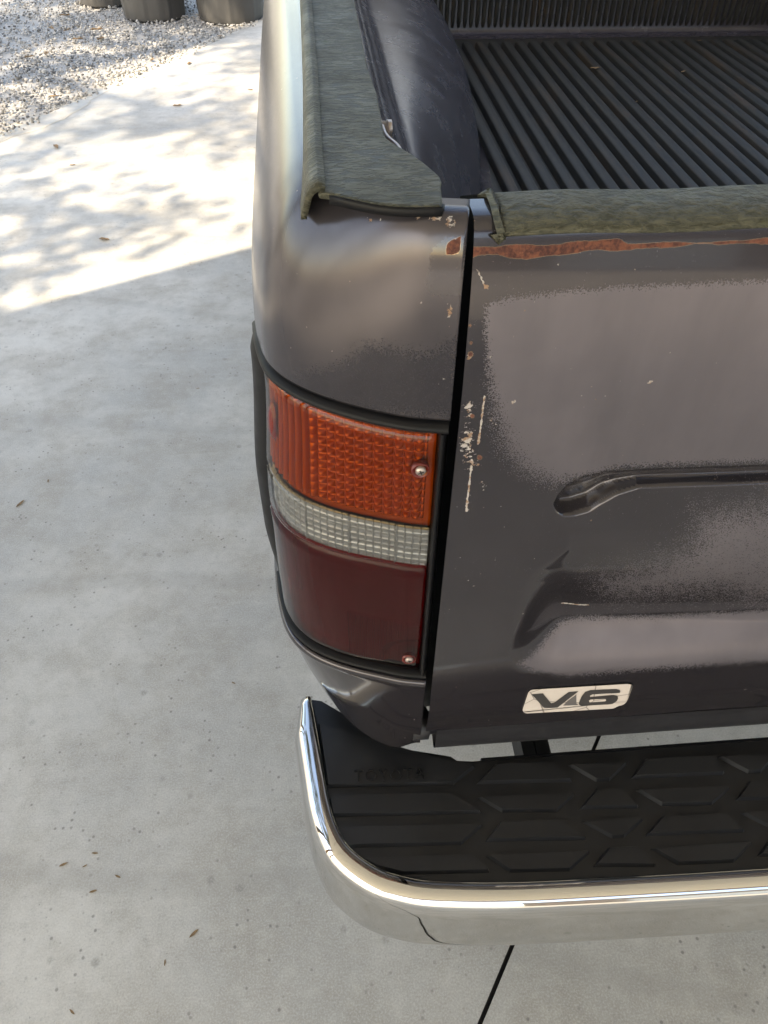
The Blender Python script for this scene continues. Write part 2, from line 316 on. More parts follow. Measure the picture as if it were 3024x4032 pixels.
# ------------------------------------------------------------------ trees that throw the dapples
def tree(name, base, H, cr, nleaf, label, tilt=(0, 0)):
    root = tag(empty(name, base), label, 'tree', 'trees around the yard')
    V, Fc = [], []
    def limb(a, b, r0, r1, n=6):
        a = np.array(a, float); b = np.array(b, float); d = b - a; d /= np.linalg.norm(d); x = np.cross(d, (0.3, .9, .2)); x /= np.linalg.norm(x); y = np.cross(d, x); s = len(V)
        for p, r in ((a, r0), ((a + b) / 2 + rng.normal(0, .06, 3) * np.linalg.norm(b - a) * .5, (r0 + r1) / 2), (b, r1)):
            for i in range(n): V.append(p + r * (x * math.cos(i * 6.283 / n) + y * math.sin(i * 6.283 / n)))
        for q in range(2):
            for i in range(n): Fc.append([s + q * n + i, s + q * n + (i + 1) % n, s + q * n + n + (i + 1) % n, s + q * n + n + i])
    top = np.array([tilt[0], tilt[1], H]); limb((0, 0, -.1), top * .5, .16 * H / 8, .11 * H / 8, 10); limb(top * .5, top, .11 * H / 8, .03, 8)
    tips = []
    for k in range(16):
        s = rng.uniform(.42, .95); a = k * 2.4 + rng.uniform(-.4, .4); L = cr * rng.uniform(.6, 1.0) * (1.15 - .45 * s)
        p = top * s; e = p + np.array([math.cos(a) * L, math.sin(a) * L, L * rng.uniform(.1, .6)]); limb(p, e, .05 * H / 8, .014)
        for j in range(4):
            m = p + (e - p) * rng.uniform(.35, 1); f = m + rng.normal(0, .38, 3) * L * .7; limb(m, f, .018, .006, 5); tips += [m, f, (m + f) / 2]
        tips.append(e)
    raw('trunk', V, Fc, M['bark'], root)
    tips = np.array(tips); c = tips[rng.integers(0, len(tips), nleaf)] + rng.normal(0, .15, (nleaf, 3)); LV = []; LF = []
    for i in range(nleaf):
        u = rng.normal(size=3); u /= np.linalg.norm(u); w = np.cross(u, rng.normal(size=3)); w /= np.linalg.norm(w); s = rng.uniform(.045, .09)
        LV += [c[i] - u * s, c[i] + w * s * .42, c[i] + u * s, c[i] - w * s * .42]; LF.append([4 * i, 4 * i + 1, 4 * i + 2, 4 * i + 3])
    raw('crown', LV, LF, M['leaf'], root, False)
def above(x, y, h): q = np.array([x, y]) - TRAVEL * h / math.tan(EL); return q
q = above(-.7, 5.9, 7.2); tree('broadleaf_tree', (q[0] - 1.2, q[1] + .6, -.06), 10.0, 3.4, 13000, 'tall thin-leaved tree leaning over the carport roof', (1.2, -.6))
q = above(-.2, 7.8, 7.0); tree('broadleaf_tree', (q[0] - .5, q[1] + 2.2, -.06), 9.6, 3.2, 10000, 'thin-leaved tree standing beyond the gravel strip', (.5, -.6))
for k, (x, y, h) in enumerate([(-9, 14, 9), (-3, 19, 11), (4, 21, 10), (-15, 8, 10), (10, 18, 9)]):
    tree('broadleaf_tree', (x, y, -.06), h, 3.6, 3000, ['bushy tree on the gravel side of the yard', 'tallest tree straight beyond the plant pots', 'broad tree ahead of the pickup cab', 'bushy tree far beyond the open carport bay', 'shorter tree on the passenger side of the yard'][k])

# ================================================================== the pickup
XC = .90                                                   # middle of the truck
truck = tag(empty('pickup_truck', (0, 0, 0)), 'worn dark grey pickup truck with rusty tailgate edge and chrome step bumper', 'pickup truck')
PLAN = [(.073, .357), (.050, .3615), (.029, .369), (.010, .378), (-.008, .389), (-.026, .404), (-.040, .423), (-.048, .447), (-.054, .49), (-.058, .58), (-.064, .85), (-.071, 1.2), (-.077, 1.7), (-.078, 2.65)]
LAMP_S = .205                                              # arc length where the lamp housing ends on the flank
ZL0, ZL1 = .772, 1.072                                     # lamp opening
arc = np.concatenate([np.linspace(0, LAMP_S, 110), np.linspace(LAMP_S, .45, 40)[1:], np.linspace(.45, 2.38, 60)[1:]])
BASE, _ = spline(PLAN, arc)
tg = np.gradient(BASE, axis=0); tg /= np.linalg.norm(tg, axis=1)[:, None]
OUT = np.stack([tg[:, 1], -tg[:, 0]], 1)                   # tangent runs from gate to flank; outward is to its left hand side
OUT *= np.where((OUT[:, 0] < 0) | (OUT[:, 1] < 0), 1, -1)[:, None]
def outset(z, s):
    """how far the body stands out from the base plan at height z, arc length s"""
    z = np.asarray(z, float); k = np.clip((z - 1.055) / .138, 0, 1)
    amp = .017 + .036 * sm(.015, .115, s)
    o = -amp * (1 - np.sqrt(np.clip(1 - k ** 2.2, 0, 1)))
    corner = sm(.03, .13, s)
    o = o + corner * .009 * sm(1.06, .93, z)                       # fuller at lamp height
    o = o - corner * .034 * np.clip((.764 - z) / .150, 0, 1.1) ** 1.25 * (1 - .6 * sm(.3, .6, s)) - .010 * sm(.70, .60, z) * (1 - corner)
    return o
def body_pt(i, z, extra=0.): 
    return None
def surf(S_, Z, extra=0.):
    """points for arrays of arc length and height"""
    bx = np.interp(S_, arc, BASE[:, 0]); by = np.interp(S_, arc, BASE[:, 1]); ox = np.interp(S_, arc, OUT[:, 0]); oy = np.interp(S_, arc, OUT[:, 1])
    o = outset(Z, S_) + extra
    return np.stack([bx + ox * o, by + oy * o, Z + 0 * S_], -1)
def mirror(P, on):
    P = np.array(P, float)
    if on: P[..., 0] = 2 * XC - P[..., 0]
    return P
CHIPS_SIDE = [((1700, 860), 60, 10), ((1640, 850), 60, 12), ((1770, 870), 30, 25), ((1770, 1230), 12, 60), ((1740, 1490), 20, 8), ((1460, 865), 18, 14)]
def bed_side(mir):
    zs = np.concatenate([np.linspace(.614, .745, 28), np.linspace(.745, ZL0, 10)[1:], np.linspace(ZL0, ZL1, 40)[1:], np.linspace(ZL1, 1.1925, 64)[1:]])
    S_, Z = np.meshgrid(arc, zs, indexing='ij')
    lip = .0045 * np.exp(-((Z - (ZL0 - .006)) / .005) ** 2) * (S_ < LAMP_S + .05)        # rolled lip under the lamp
    P = surf(S_, Z, lip)
    # roll over to the flat rail top
    tops = []
    for dz, ins in ((.0018, .003), (.0026, .008), (.0028, .020)):
        s = arc; e = surf(s, np.full_like(s, 1.1925), -ins); e[:, 2] = 1.1925 + dz; tops.append(e)
    P = np.concatenate([P, np.stack(tops, 1)], 1)
    # round the lower gate-side corner
    c = sm(.03, 0, S_) * .018 * sm(.64, .614, Z); P[:, :len(zs), 2] += c
    U, Vv = proj(P)
    fade = np.full(U.shape, 1.25)
    low = sdpoly(U, Vv, [(1010, 1330), (1060, 1440), (1130, 1475), (1290, 1448), (1390, 1400), (1440, 1345), (1560, 1372), (1680, 1392), (1790, 1330), (1830, 1640), (1500, 1640), (1000, 1560)])
    blot = sdpoly(U, Vv, [(1700, 975), (1760, 930), (1830, 930), (1830, 1165), (1740, 1170), (1690, 1160), (1670, 1130), (1690, 1060), (1690, 1010)])
    fade = fade - 1.15 * sm(-85, 70, low) - 1.25 * sm(-10, 12, blot); fade = np.where(Z.min() + 0 * U < 9, fade, fade)
    fade = np.where(P[..., 2] < ZL0 + .01, .05, fade); fade = np.where(P[..., 1] > .6, 1.25, fade)
    rust = .75 * sm(-8, 8, sdpoly(U, Vv, [(1756, 958), (1815, 925), (1818, 1000), (1752, 1002)]))
    chip = np.zeros(U.shape)
    for (a, b), ru, rv in CHIPS_SIDE: chip = np.maximum(chip, .85 * np.exp(-((U - a) / ru) ** 2 - ((Vv - b) / rv) ** 2))
    si, zi = np.meshgrid(np.arange(len(arc) - 1), np.arange(P.shape[1] - 1), indexing='ij'); smid = (arc[si] + arc[si + 1]) / 2
    zz = np.concatenate([zs, [1.205] * 3]); zmid = (zz[zi] + zz[zi + 1]) / 2
    keep = ~((smid < LAMP_S) & (zmid > ZL0) & (zmid < ZL1))
    yc = 1.25; ymid = np.interp(smid, arc, BASE[:, 1]); keep &= ~(((ymid - yc) / .42) ** 2 + ((zmid - .42) / .42) ** 2 < 1)      # wheel arch
    if mir: fade = np.full(U.shape, .55); rust = chip = np.zeros(U.shape)
    return grid('bed_side', mirror(P, mir), M['dimmed_side_paint'], truck, keep, dict(fade=fade, rust=rust, chip=chip), flip=not mir, thick=.004)
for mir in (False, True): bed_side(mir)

def shade_jamb(mir):
    zz = np.linspace(.64, 1.19, 40); r = []
    for z in zz:
        p = surf(np.array([.0005]), np.array([z]), -.003)[0]; r.append([(p[0], p[1], z), (p[0], p[1] + .03, z), (p[0] + .002, p[1] + .036, z), (p[0] + .03, p[1] + .04, z)])
    grid('gap_shade_jamb', mirror(np.array(r), mir), M['rubber'], truck)  # near-black return strip added to put the gap's shade into colour
for mir in (False, True): shade_jamb(mir)
# ---- tail lamps
def lens_pts(s0, s1, z0, z1, ns, nz, extra): 
    s, z = np.meshgrid(np.linspace(s0, s1, ns), np.linspace(z0, z1, nz), indexing='ij'); return s, z, surf(s, z, extra)
def tail_lamp(mir):
    D = 1 if not mir else 3
    back = grid('taillight', mirror(lens_pts(.001, LAMP_S - .0005, ZL0 + .001, ZL1 - .001, 40, 20, -.022)[2], mir), M['rubber'], truck, flip=not mir)
    # rubber frame round the lens: a ring of four strips that stand proud
    def strip(s0, s1, z0, z1, ns, nz, ax):
        s, z = np.meshgrid(np.linspace(s0, s1, ns), np.linspace(z0, z1, nz), indexing='ij')
        q = (z - z0) / (z1 - z0) if ax == 'z' else (s - s0) / (s1 - s0)
        h = -.020 + .0225 * np.clip(np.sin(np.pi * np.clip(q, 0, 1)), 0, 1) ** .35
        grid('lamp_gasket', mirror(surf(s, z, h), mir), M['rubber'], back, flip=not mir)
    strip(.0005, LAMP_S, ZL1 - .014, ZL1 - .001, 60, 10, 'z'); strip(.0005, LAMP_S, ZL0 + .001, ZL0 + .010, 60, 10, 'z')
    strip(.0005, .0075, ZL0 + .008, ZL1 - .010, 10, 30, 's')
    # black side bezel, thicker towards the flank
    s, z = np.meshgrid(np.linspace(.158, LAMP_S + .004, 26), np.linspace(ZL0 - .004, ZL1 + .004, 50), indexing='ij')
    q = (s - .158) / (LAMP_S + .004 - .158); h = -.012 + .0175 * np.sin(np.pi * np.clip(q, 0, 1)) ** .4
    h = h - .007 * sm(.88, .79, z) - .014 * sm(ZL1 - .012, ZL1 + .004, z); grid('side_bezel', mirror(surf(s, z, h), mir), M['rubber'], back, flip=not mir)
    L0, L1 = .0075, .160; zA, zB, zC, zD = 1.059, .968, .926, .782
    # prism layers: real cells
    def cells(s, z, s0, ds, z0, dz, p=.5):
        a = ((s - s0) / ds) % 1; b = ((z - z0) / dz) % 1
        return (4 * a * (1 - a)) ** p * (4 * b * (1 - b)) ** p
    def shell(nm, z0, z1, mt, extra=.0):
        s, z, P = lens_pts(L0, L1, z0, z1, 70, 24, extra)
        e = np.minimum(np.minimum((s - L0), (L1 - s)), np.minimum(z - z0, z1 - z)); P = surf(s, z, extra - .003 * (1 - sm(0, .0016, e)))
        return grid(nm, mirror(P, mir), mt, back, flip=not mir)
    am = shell('amber_lens', zB, zA, M['amber_shell']); cl = shell('clear_lens', zC, zB, M['clear_shell'], -.0004); rd = shell('red_lens', zD, zC, M['red_shell'])
    n = 460 // D
    s, z, _ = lens_pts(L0, L1, zB, zA, n, 150 // D, 0)
    ds, dz = .0074, .0071
    pil = cells(s, z, L0, ds, zB, dz, .8); flute = (4 * (((s - L0) / ds) % 1) * (1 - ((s - L0) / ds) % 1)) ** .6
    w = sm(.088, .104, s); e = np.minimum(np.minimum(s - L0 - .006, L1 - s), np.minimum(z - zB - .006, zA - z - .003))
    h = -.0080 + .0046 * (pil * (1 - w) + flute * w) * sm(-.001, .001, e)
    grid('amber_prism', mirror(surf(s, z, h), mir), amber_in, back, flip=not mir)
    s, z, _ = lens_pts(L0, L1, zC, zB, n, 60 // D, 0)
    a = ((s - L0) / .0062) % 1; b = ((z - zC) / .0058) % 1
    ln_ = lambda q, w: np.exp(-(np.minimum(q, 1 - q) / w) ** 2)
    c2 = ((s - L0) / .037 + .3) % 1; b2 = ((z - zC) / .0145) % 1
    h = -.006 + .0009 * np.maximum(ln_(a, .08), ln_(b, .09)) + .0014 * ln_(c2, .016) + .0005 * (4 * b2 * (1 - b2))
    grid('clear_prism', mirror(surf(s, z, h), mir), clear_in, back, flip=not mir)
    s, z, _ = lens_pts(L0, L1, zD, zC, n, 110 // D, 0)
    h = -.007 + .0005 * np.sin(s * 2 * np.pi / .0022) * sm(.80, .80 + .02, z) * 0 + .0009 * np.abs(np.sin(s * np.pi / .0022)) * (z < .846) * (s < .075) + .0022 * sm(.123, .1245, s) * sm(.842, .844, z) - .0035 * sm(.034, .026, np.hypot(s - .012, z - .79))
    grid('red_prism', mirror(surf(s, z, h), mir), red_in, back, flip=not mir)
    # lamp screws with cross recess
    for (us, uz, ln) in ((.0165, 1.029, am), (.0165, .803, rd)):
        c = surf(np.array([us]), np.array([uz]), .0006)[0]; c = mirror(c, mir)
        lathe('screw_cup', [(.0062, -.004), (.0062, .0004), (.0056, .0006), (.0048, -.001), (0, -.001)], M['red_cup'], back, 20, tuple(c), 'y')
        sc_ = lathe('screw', [(.0036, -.003), (.0036, .0006), (.0028, .0016), (0, .0019)], M['steel'], back, 16, tuple(c), 'y')
        V, Fq = [], []
        for a in (.4, .4 + math.pi / 2):
            for (x, y, zc) in ((0, 0, 0),):
                k = len(V); dx, dz_ = math.cos(a), math.sin(a)
                for (l, w_) in ((-.0022, -.00045), (.0022, -.00045), (.0022, .00045), (-.0022, .00045)): V.append((c[0] + dx * l - dz_ * w_, c[1] - .0024, c[2] + dz_ * l + dx * w_))
                Fq.append([k, k + 1, k + 2, k + 3])
        raw('cross_slot', V, Fq, M['black'], back, False)
    # the drop-shaped moulding on the flank end of the amber lens
    s, z = np.meshgrid(np.linspace(.138, .150, 14), np.linspace(1.004, 1.036, 20), indexing='ij'); q = 1 - ((s - .144) / .006) ** 2 - ((z - 1.02) / .016) ** 2
    grid('lens_moulding', mirror(surf(s, z, -.002 + .0035 * np.sqrt(np.clip(q, 0, 1))), mir), M['red_cup'], back, flip=not mir)
M['red_cup'] = simple('red_cup', (.12, .014, .010), .25)
for mir in (False, True): tail_lamp(mir)

# ---- tailgate
GX0, GX1 = .0783, 2 * XC - .0783; GY = .355; ZB_, ZT = .668, 1.1935
def gate_y(z):
    k = np.clip((z - 1.055) / .139, 0, 1); return GY + .017 * (1 - np.sqrt(np.clip(1 - k ** 2.2, 0, 1))) + .006 * sm(.72, .665, z)
xs = np.concatenate([np.linspace(GX0, .50, 330), np.linspace(.50, 1.3, 70)[1:], np.linspace(1.3, GX1, 60)[1:]])
zs = np.concatenate([np.linspace(ZB_, 1.17, 400), np.linspace(1.17, ZT, 40)[1:]])
X, Z = np.meshgrid(xs, zs, indexing='ij'); P = np.stack([X, gate_y(Z), Z], -1)
Xs = np.where(X > XC, 2 * XC - X, X)                       # stampings are the same at both ends
U, Vv = proj(np.stack([Xs, gate_y(Z), Z], -1))
# eyebrow groove: a hooked channel
vu = np.interp(U, [2181, 2200, 2239, 2295, 2378, 2546, 3024, 5200], [1984, 1956, 1917, 1889, 1867, 1853, 1834, 1745]); vl = np.interp(U, [2181, 2200, 2222, 2267, 2323, 2367, 2434, 2518, 2657, 2935, 3024, 5200], [1995, 2020, 2028, 2023, 2006, 1978, 1942, 1917, 1911, 1900, 1895, 1800])
tq = (Vv - vu) / (vl - vu); depth = -.014 * np.clip((vl - vu) / 95, 0, 1) ** .8 * sm(2178, 2196, U) * sm(-.2, .92, tq) * (1 - sm(.9, 1.10, tq))
edge = 0
# lower stamped panel: sinks towards a sloping ledge
vb = 2648 - .052 * (U - 2200) + 40 * sm(2150, 1990, U) * 0; vin = Vv
uL = np.interp(Vv, [2150, 2175, 2250, 2300, 2420, 2560, 2640], [2240, 2225, 2095, 2058, 2020, 1990, 2010]); uR = np.interp(Vv, [2150, 2200, 2500, 2640], [2250, 2252, 2262, 2180])
sl = sm(0, 1, (U - uL) / (uR - uL)); sb = sm(0, 1, (vb - Vv) / 150); A_ = np.clip((Vv - 2085) / 420, 0, 1) ** 1.9
depth2 = -.022 * A_ * np.minimum(sl, 1) * sb
# top band: small step under the rust line
step = .0012 * sm(1100, 1135, Vv + .05 * (U - 2300))
und = .0009 * np.sin(X * 9 + 1) * np.sin(Z * 11) * sm(1400, 1600, Vv)
P[..., 1] -= depth + depth2 + edge + und
fade = np.full(U.shape, -.3)
d1 = sdpoly(U, Vv, [(1912, 1200), (1990, 1178), (2200, 1152), (2450, 1132), (3100, 1103), (5400, 990), (5400, 1690), (3024, 1815), (2700, 1826), (2450, 1838), (2300, 1875), (2190, 1905), (2080, 1860), (2000, 1780), (1950, 1620), (1925, 1480), (1915, 1350)])
soft = 42 + 120 * sm(1350, 1750, Vv) * sm(2350, 2000, U)
fade = np.maximum(fade, .5 + 1.0 * np.clip(d1 / soft, -.6, 1))
d2 = sdpoly(U, Vv, [(2330, 2290), (2520, 2230), (2700, 2150), (2760, 2010), (3024, 1960), (5200, 1850), (5200, 2340), (3024, 2440), (2850, 2400), (2700, 2400), (2480, 2420), (2390, 2390)])
fade = np.maximum(fade, .34 + .46 * np.clip(d2 / 120, -1.3, 1))
d3 = sdpoly(U, Vv, [(2045, 2615), (2120, 2580), (2230, 2522), (2300, 2508), (2600, 2500), (3024, 2470), (5200, 2350), (5200, 2480), (3024, 2606), (2500, 2640), (2230, 2660), (2100, 2640)])  # ledge paled: chalky paint, plus its up-facing brightness put into the colour
fade = np.maximum(fade, .5 + 1.0 * np.clip(d3 / 36, -.6, 1))
rl = sdpoly(U, Vv, [(1855, 968), (1900, 962), (2050, 965), (2200, 955), (2300, 938), (2440, 935), (2470, 958), (2700, 948), (3100, 935), (5400, 830), (5400, 855), (3100, 960), (2700, 972), (2400, 992), (2250, 1004), (2080, 1022), (1960, 1010), (1880, 1012), (1852, 1030)])
wob = 4 * np.sin(U * .013) + 2.5 * np.sin(U * .031 + 1)
rust = np.clip(.5 + (rl + wob - 7) / 26, -.2, 1)
rust = np.maximum(rust, .7 * sm(-4, 6, 10 - np.hypot((U - 1862), (Vv - 855) * .7) * .6))
for (a, b, r) in ((1850, 1280, 12), (1855, 1350, 11), (1852, 1395, 16), (1888, 1335, 8), (1860, 1640, 14), (1890, 1805, 14)): rust = np.maximum(rust, .62 * np.exp(-((U - a) ** 2 + (Vv - b) ** 2) / (r * r)))
chip = np.zeros(U.shape)
for (a, b, ru, rv, k) in ((1845, 1610, 34, 40, 1), (1840, 1750, 36, 90, 1), (1870, 1830, 34, 26, .9), (1935, 1665, 22, 22, .8), (1850, 1400, 24, 40, .8), (2020, 1330, 22, 7, .9), (1925, 1405, 26, 10, .7), (1850, 900, 26, 60, .85), (1900, 1915, 16, 30, .8), (1845, 1960, 14, 70, .5), (1870, 1270, 20, 20, .6)): chip = np.maximum(chip, k * .8 * np.exp(-((U - a) / ru) ** 2 - ((Vv - b) / rv) ** 2))
for ln, w in (([(1880, 1065), (1895, 1095), (1915, 1138), (1925, 1122)], 5), ([(1858, 1800), (1850, 1900), (1842, 1960), (1838, 2020)], 5), ([(1910, 1560), (1898, 1640), (1884, 1750)], 4), ([(2552, 1512), (2565, 1500)], 5), ([(2015, 1590), (2030, 1580)], 5), ([(2225, 2428), (2290, 2440), (2340, 2442)], 3.5)): chip = np.maximum(chip, 1.25 * (1 - sm(w * .35, w * 1.3, sdline(U, Vv, ln))))
gate = grid('tailgate', P, M['paint'], truck, None, dict(fade=fade, rust=rust, chip=chip), flip=True)
def sheet_edges():
    # returns: left and right return flange, top, inner skin and rolled bottom of the gate
    prof = [(float(gate_y(np.array(z))), z) for z in np.linspace(ZB_, ZT, 30)]
    for x, sgn in ((GX0, 1), (GX1, -1)):
        Pq = np.array([[(x + sgn * d * .25, y + d, z + .0) for (y, z) in prof] for d in (0, .0015, .006, .028)])
        grid('gate_flange', Pq, M['paint'], gate, flip=(sgn < 0))
    grid('gate_top', np.array([[(x, prof[-1][0] + d, ZT + b) for d, b in ((0, 0), (.003, .0012), (.010, .0016), (.022, .0016))] for x in np.linspace(GX0, GX1, 40)]), M['paint'], gate)
    rl_ = [(GY + .006, ZB_), (GY + .008, ZB_ - .012), (GY + .008, ZB_ - .034), (GY + .011, ZB_ - .049), (GY + .021, ZB_ - .053), (GY + .034, ZB_ - .04), (GY + .04, ZB_)]
    pts, _ = spline(rl_, 24)
    grid('gate_bottom_roll', np.array([[(x, a, b) for a, b in pts] for x in np.linspace(GX0 + .012, GX1 - .012, 60)]), M['gate_dark'], gate, flip=True)
    lathe('hinge_end', [(0, 0), (.017, 0), (.017, .016), (.012, .018), (.012, .03), (0, .03)], M['gate_dark'], gate, 20, (GX0 - .012, GY + .022, ZB_ - .014), 'x')
    box('gate_inner_skin', ((GX0 + GX1) / 2, GY + .034, (ZB_ + ZT) / 2), (GX1 - GX0 - .02, .010, ZT - ZB_ - .03), M['liner'], gate)
M['gate_dark'] = simple('near_black_finish', (.016, .016, .019), .45)  # near-black tone for the gate's rolled bottom, hinge end and cab
sheet_edges()
# ---- decal
def gfr(off): return lambda a, b, c: tuple(py(a, b, GY - .0012 - c))
def zoompts(pts, ox, oy, k): return [(ox + a * k, oy + b * k) for a, b in pts]
ZK = 600 / 1659
def rounded(pts, n=5):
    out = []; k = len(pts)
    for i in range(k):
        p0, p1, p2 = (np.array(pts[(i + d) % k], float) for d in (-1, 0, 1)); r = pts[i][2] if len(pts[i]) > 2 else 0
        p0, p1, p2 = p0[:2], p1[:2], p2[:2]
        if r == 0: out.append(tuple(p1)); continue
        a = p1 + (p0 - p1) / np.linalg.norm(p0 - p1) * r; b = p1 + (p2 - p1) / np.linalg.norm(p2 - p1) * r
        for t_ in np.linspace(0, 1, n): out.append(tuple((1 - t_) ** 2 * a + 2 * t_ * (1 - t_) * p1 + t_ * t_ * b))
    return out
plate = rounded([(230, 322, 50), (1325, 256, 40), (1362, 275, 20), (1305, 430, 25), (1275, 480, 40), (1195, 500, 25), (1155, 525, 25), (185, 580, 30), (155, 550, 25)])
decal = prism('engine_decal', zoompts(plate, 2000, 2600, ZK), 0, .0006, M['badge'], gate, frame=gfr(0))
vee = [(258, 370), (380, 360), (470, 468), (505, 462), (660, 345), (768, 338), (560, 500), (540, 515), (395, 522)]
def flat(nm, pts, z, m, par): 
    V = [tuple(py(*q, GY - .0012 - z)) for q in zoompts(pts, 2000, 2600, ZK)]
    o = raw(nm, V, [list(range(len(V)))], m, gate if par is None else par, False); return o
flat('letter_v', vee, .0010, M['dark'], gate)
six = [(1225, 345), (1215, 355), (1125, 362), (1118, 360), (920, 372), (895, 385), (893, 400), (1150, 378), (1195, 388), (1200, 415), (1185, 445), (1140, 475), (1090, 482), (800, 495), (775, 485), (772, 465), (800, 395), (840, 345), (900, 325), (1180, 313), (1220, 325)]
flat('digit_six', six, .0010, M['dark'], gate)
flat('six_eye', [(880, 440), (900, 428), (1062, 418), (1068, 440), (1055, 446), (890, 458)], .0014, M['badge'], gate)
flat('worn_patch', [(745, 372), (745, 470), (770, 488), (600, 494), (650, 440)], .0009, simple('worn_print', (.10, .09, .088), .5), gate)
# ---- tailgate cap
sec = [(.398, 1.176), (.3985, 1.190), (.3975, 1.1955), (.394, 1.1978), (.387, 1.198), (.378, 1.1973), (.370, 1.1953), (.3645, 1.1928), (.3612, 1.1902), (.3605, 1.1888), (.364, 1.1884)]
sec_old = [(y_ - .0035, z_) for y_, z_ in [(.4045, 1.172), (.4015, 1.190), (.400, 1.1955), (.396, 1.1978), (.388, 1.198), (.379, 1.1968), (.3715, 1.1935), (.367, 1.1885), (.3645, 1.183), (.3645, 1.180), (.368, 1.1795)]]
sp, _ = spline(sec, 44)
cx_ = np.concatenate([[.0862], np.linspace(.088, .5, 30), np.linspace(.52, 2 * XC - .088, 30)])
Pc = np.array([[(x + .004 * sm(1.196, 1.18, z) + (.004 if i == 0 else 0), y + (.0015 if i == 0 else 0), z - (.0015 if i == 0 else 0)) for y, z in sp] for i, x in enumerate(cx_)])
Pc[..., 2] += .0006 * np.sin(Pc[..., 0] * 60) * sm(1.18, 1.19, Pc[..., 2])
grid('tailgate_cap', Pc, M['cap_gate'], truck, thick=.0035, flip=True)

# ---- rail cap
def rail_cap(mir):
    poly = [(1253, 760), (1300, 765), (1362, 778), (1430, 793), (1494, 805), (1550, 811), (1603, 814), (1700, 813), (1737, 812), (1743, 800), (1735, 730), (1739, 712), (1733, 697), (1715, 680), (1680, 650), (1633, 615), (1585, 585), (1543, 561), (1522, 545), (1512, 525), (1500, 452), (1482, 362)]
    T = [tuple(pz(a, b, 1.198)[:2]) for a, b in poly] + [(.0395, .63), (.041, .80), (.044, 1.2), (.046, 2.6), (-.012, 2.6), (-.008, 1.2), (-.0035, .80), (-.002, .60), (-.002, .45)]
    T = [tuple(mirror((x, y, 0), mir)[:2]) for x, y in T]
    cap = prism('bed_rail_cap', T, 1.1945, 1.1985, M['cap_side'], truck, bev=.0015)
    ys = np.concatenate([np.linspace(.3985, .9, 40), np.linspace(.92, 2.6, 30)])
    fl = []
    for y in ys:
        x0 = float(np.interp(y, [.37, .45, .6, .8, 1.2, 2.6], [-.0012, -.002, -.002, -.0035, -.008, -.012])); g = .016 * sm(.44, .3985, y)
        fl.append([(x0 + .003, y, 1.1978), (x0 + .0005, y, 1.1986), (x0 - .002, y, 1.1972), (x0 - .0035, y + g * .2, 1.194), (x0 - .0055, y + g * .6, 1.185), (x0 - .0072, y + g, 1.1775), (x0 - .0072, y + g, 1.1765)])
    grid('cap_flange', mirror(np.array(fl), mir), M['cap_side'], cap, thick=.0035, flip=not mir)
    # rear turned-down lip following the curved end
    q = [tuple(pz(a, b, 1.198)[:2]) for a, b in poly[1:10]]; lipp = np.array([[(x, y + .0006 - .0012 * k, 1.1975 - .0045 * k) for k in (0, .35, 1)] for x, y in q])
    grid('cap_lip', mirror(lipp, mir), M['rubber'], cap, thick=.0012, flip=mir)
for mir in (False, True): rail_cap(mir)
# ---- tie-down hook on the inside of the rail
hook = box('tie_down', (.0430, .565, 1.1755), (.0022, .05, .024), M['steel'], truck, bev=.0006)
lathe('bolt', [(0, -.004), (.0052, -.004), (.0052, .0), (.0060, 0), (.0060, .0035), (0, .0035)], M['steel'], hook, 6, (.0480, .548, 1.180), 'x')
hk = [(.0475, .542, 1.174), (.0495, .528, 1.172), (.0555, .512, 1.171), (.0565, .502, 1.170), (.0530, .494, 1.170), (.0485, .498, 1.170)]
hp, _ = spline([(a_ - .0045, b_, c_) for a_, b_, c_ in hk], 24); grid('hook_loop', np.array([[(x, y, z - .011), (x, y, z + .011)] for x, y, z in hp]), M['steel'], hook, thick=.0022)

# ---- bed liner
FZ = .78; BW = 2.57; XL = lambda y: float(np.interp(y, [.40, .7, 1.0, 1.2, 1.43, 1.63, 1.76, 1.93, 2.6], [.125, .135, .205, .265, .303, .326, .338, .344, .344]))
liner = None
def liner_side(mir):
    P = []
    for y in np.concatenate([np.linspace(.402, 1.2, 50), np.linspace(1.22, BW, 50)]):
        xb = XL(y); k = sm(.46, .40, y) * .0
        pr = [(.034, 1.192), (.041, 1.190), (.0445, 1.178), (.046, 1.150), (.053, 1.147), (.058, 1.143), (.0605, 1.136), (.062, 1.112), (.069, 1.109), (.0745, 1.105), (.077, 1.098), (.0785, 1.080), (.086, 1.077), (.092, 1.072), (.0955, 1.064), (.098, 1.050)]
        for th in np.linspace(.06, math.pi / 2, 26): pr.append((.099 + (xb - .099) * math.sin(th), FZ + .02 + .245 * math.cos(th) ** .9))
        pr += [(xb + .004, FZ + .008), (xb + .014, FZ), (xb + .03, FZ - .001)]
        P.append([(x, y, z) for x, z in pr])
    return grid('liner_side_wall', mirror(np.array(P), mir), M['liner'], truck, flip=mir)
liner_side(False); liner_side(True)
floor = box('bed_floor', (XC, (BW + .40) / 2, FZ - .012), (1.5, BW - .40, .02), M['ribs'], truck)
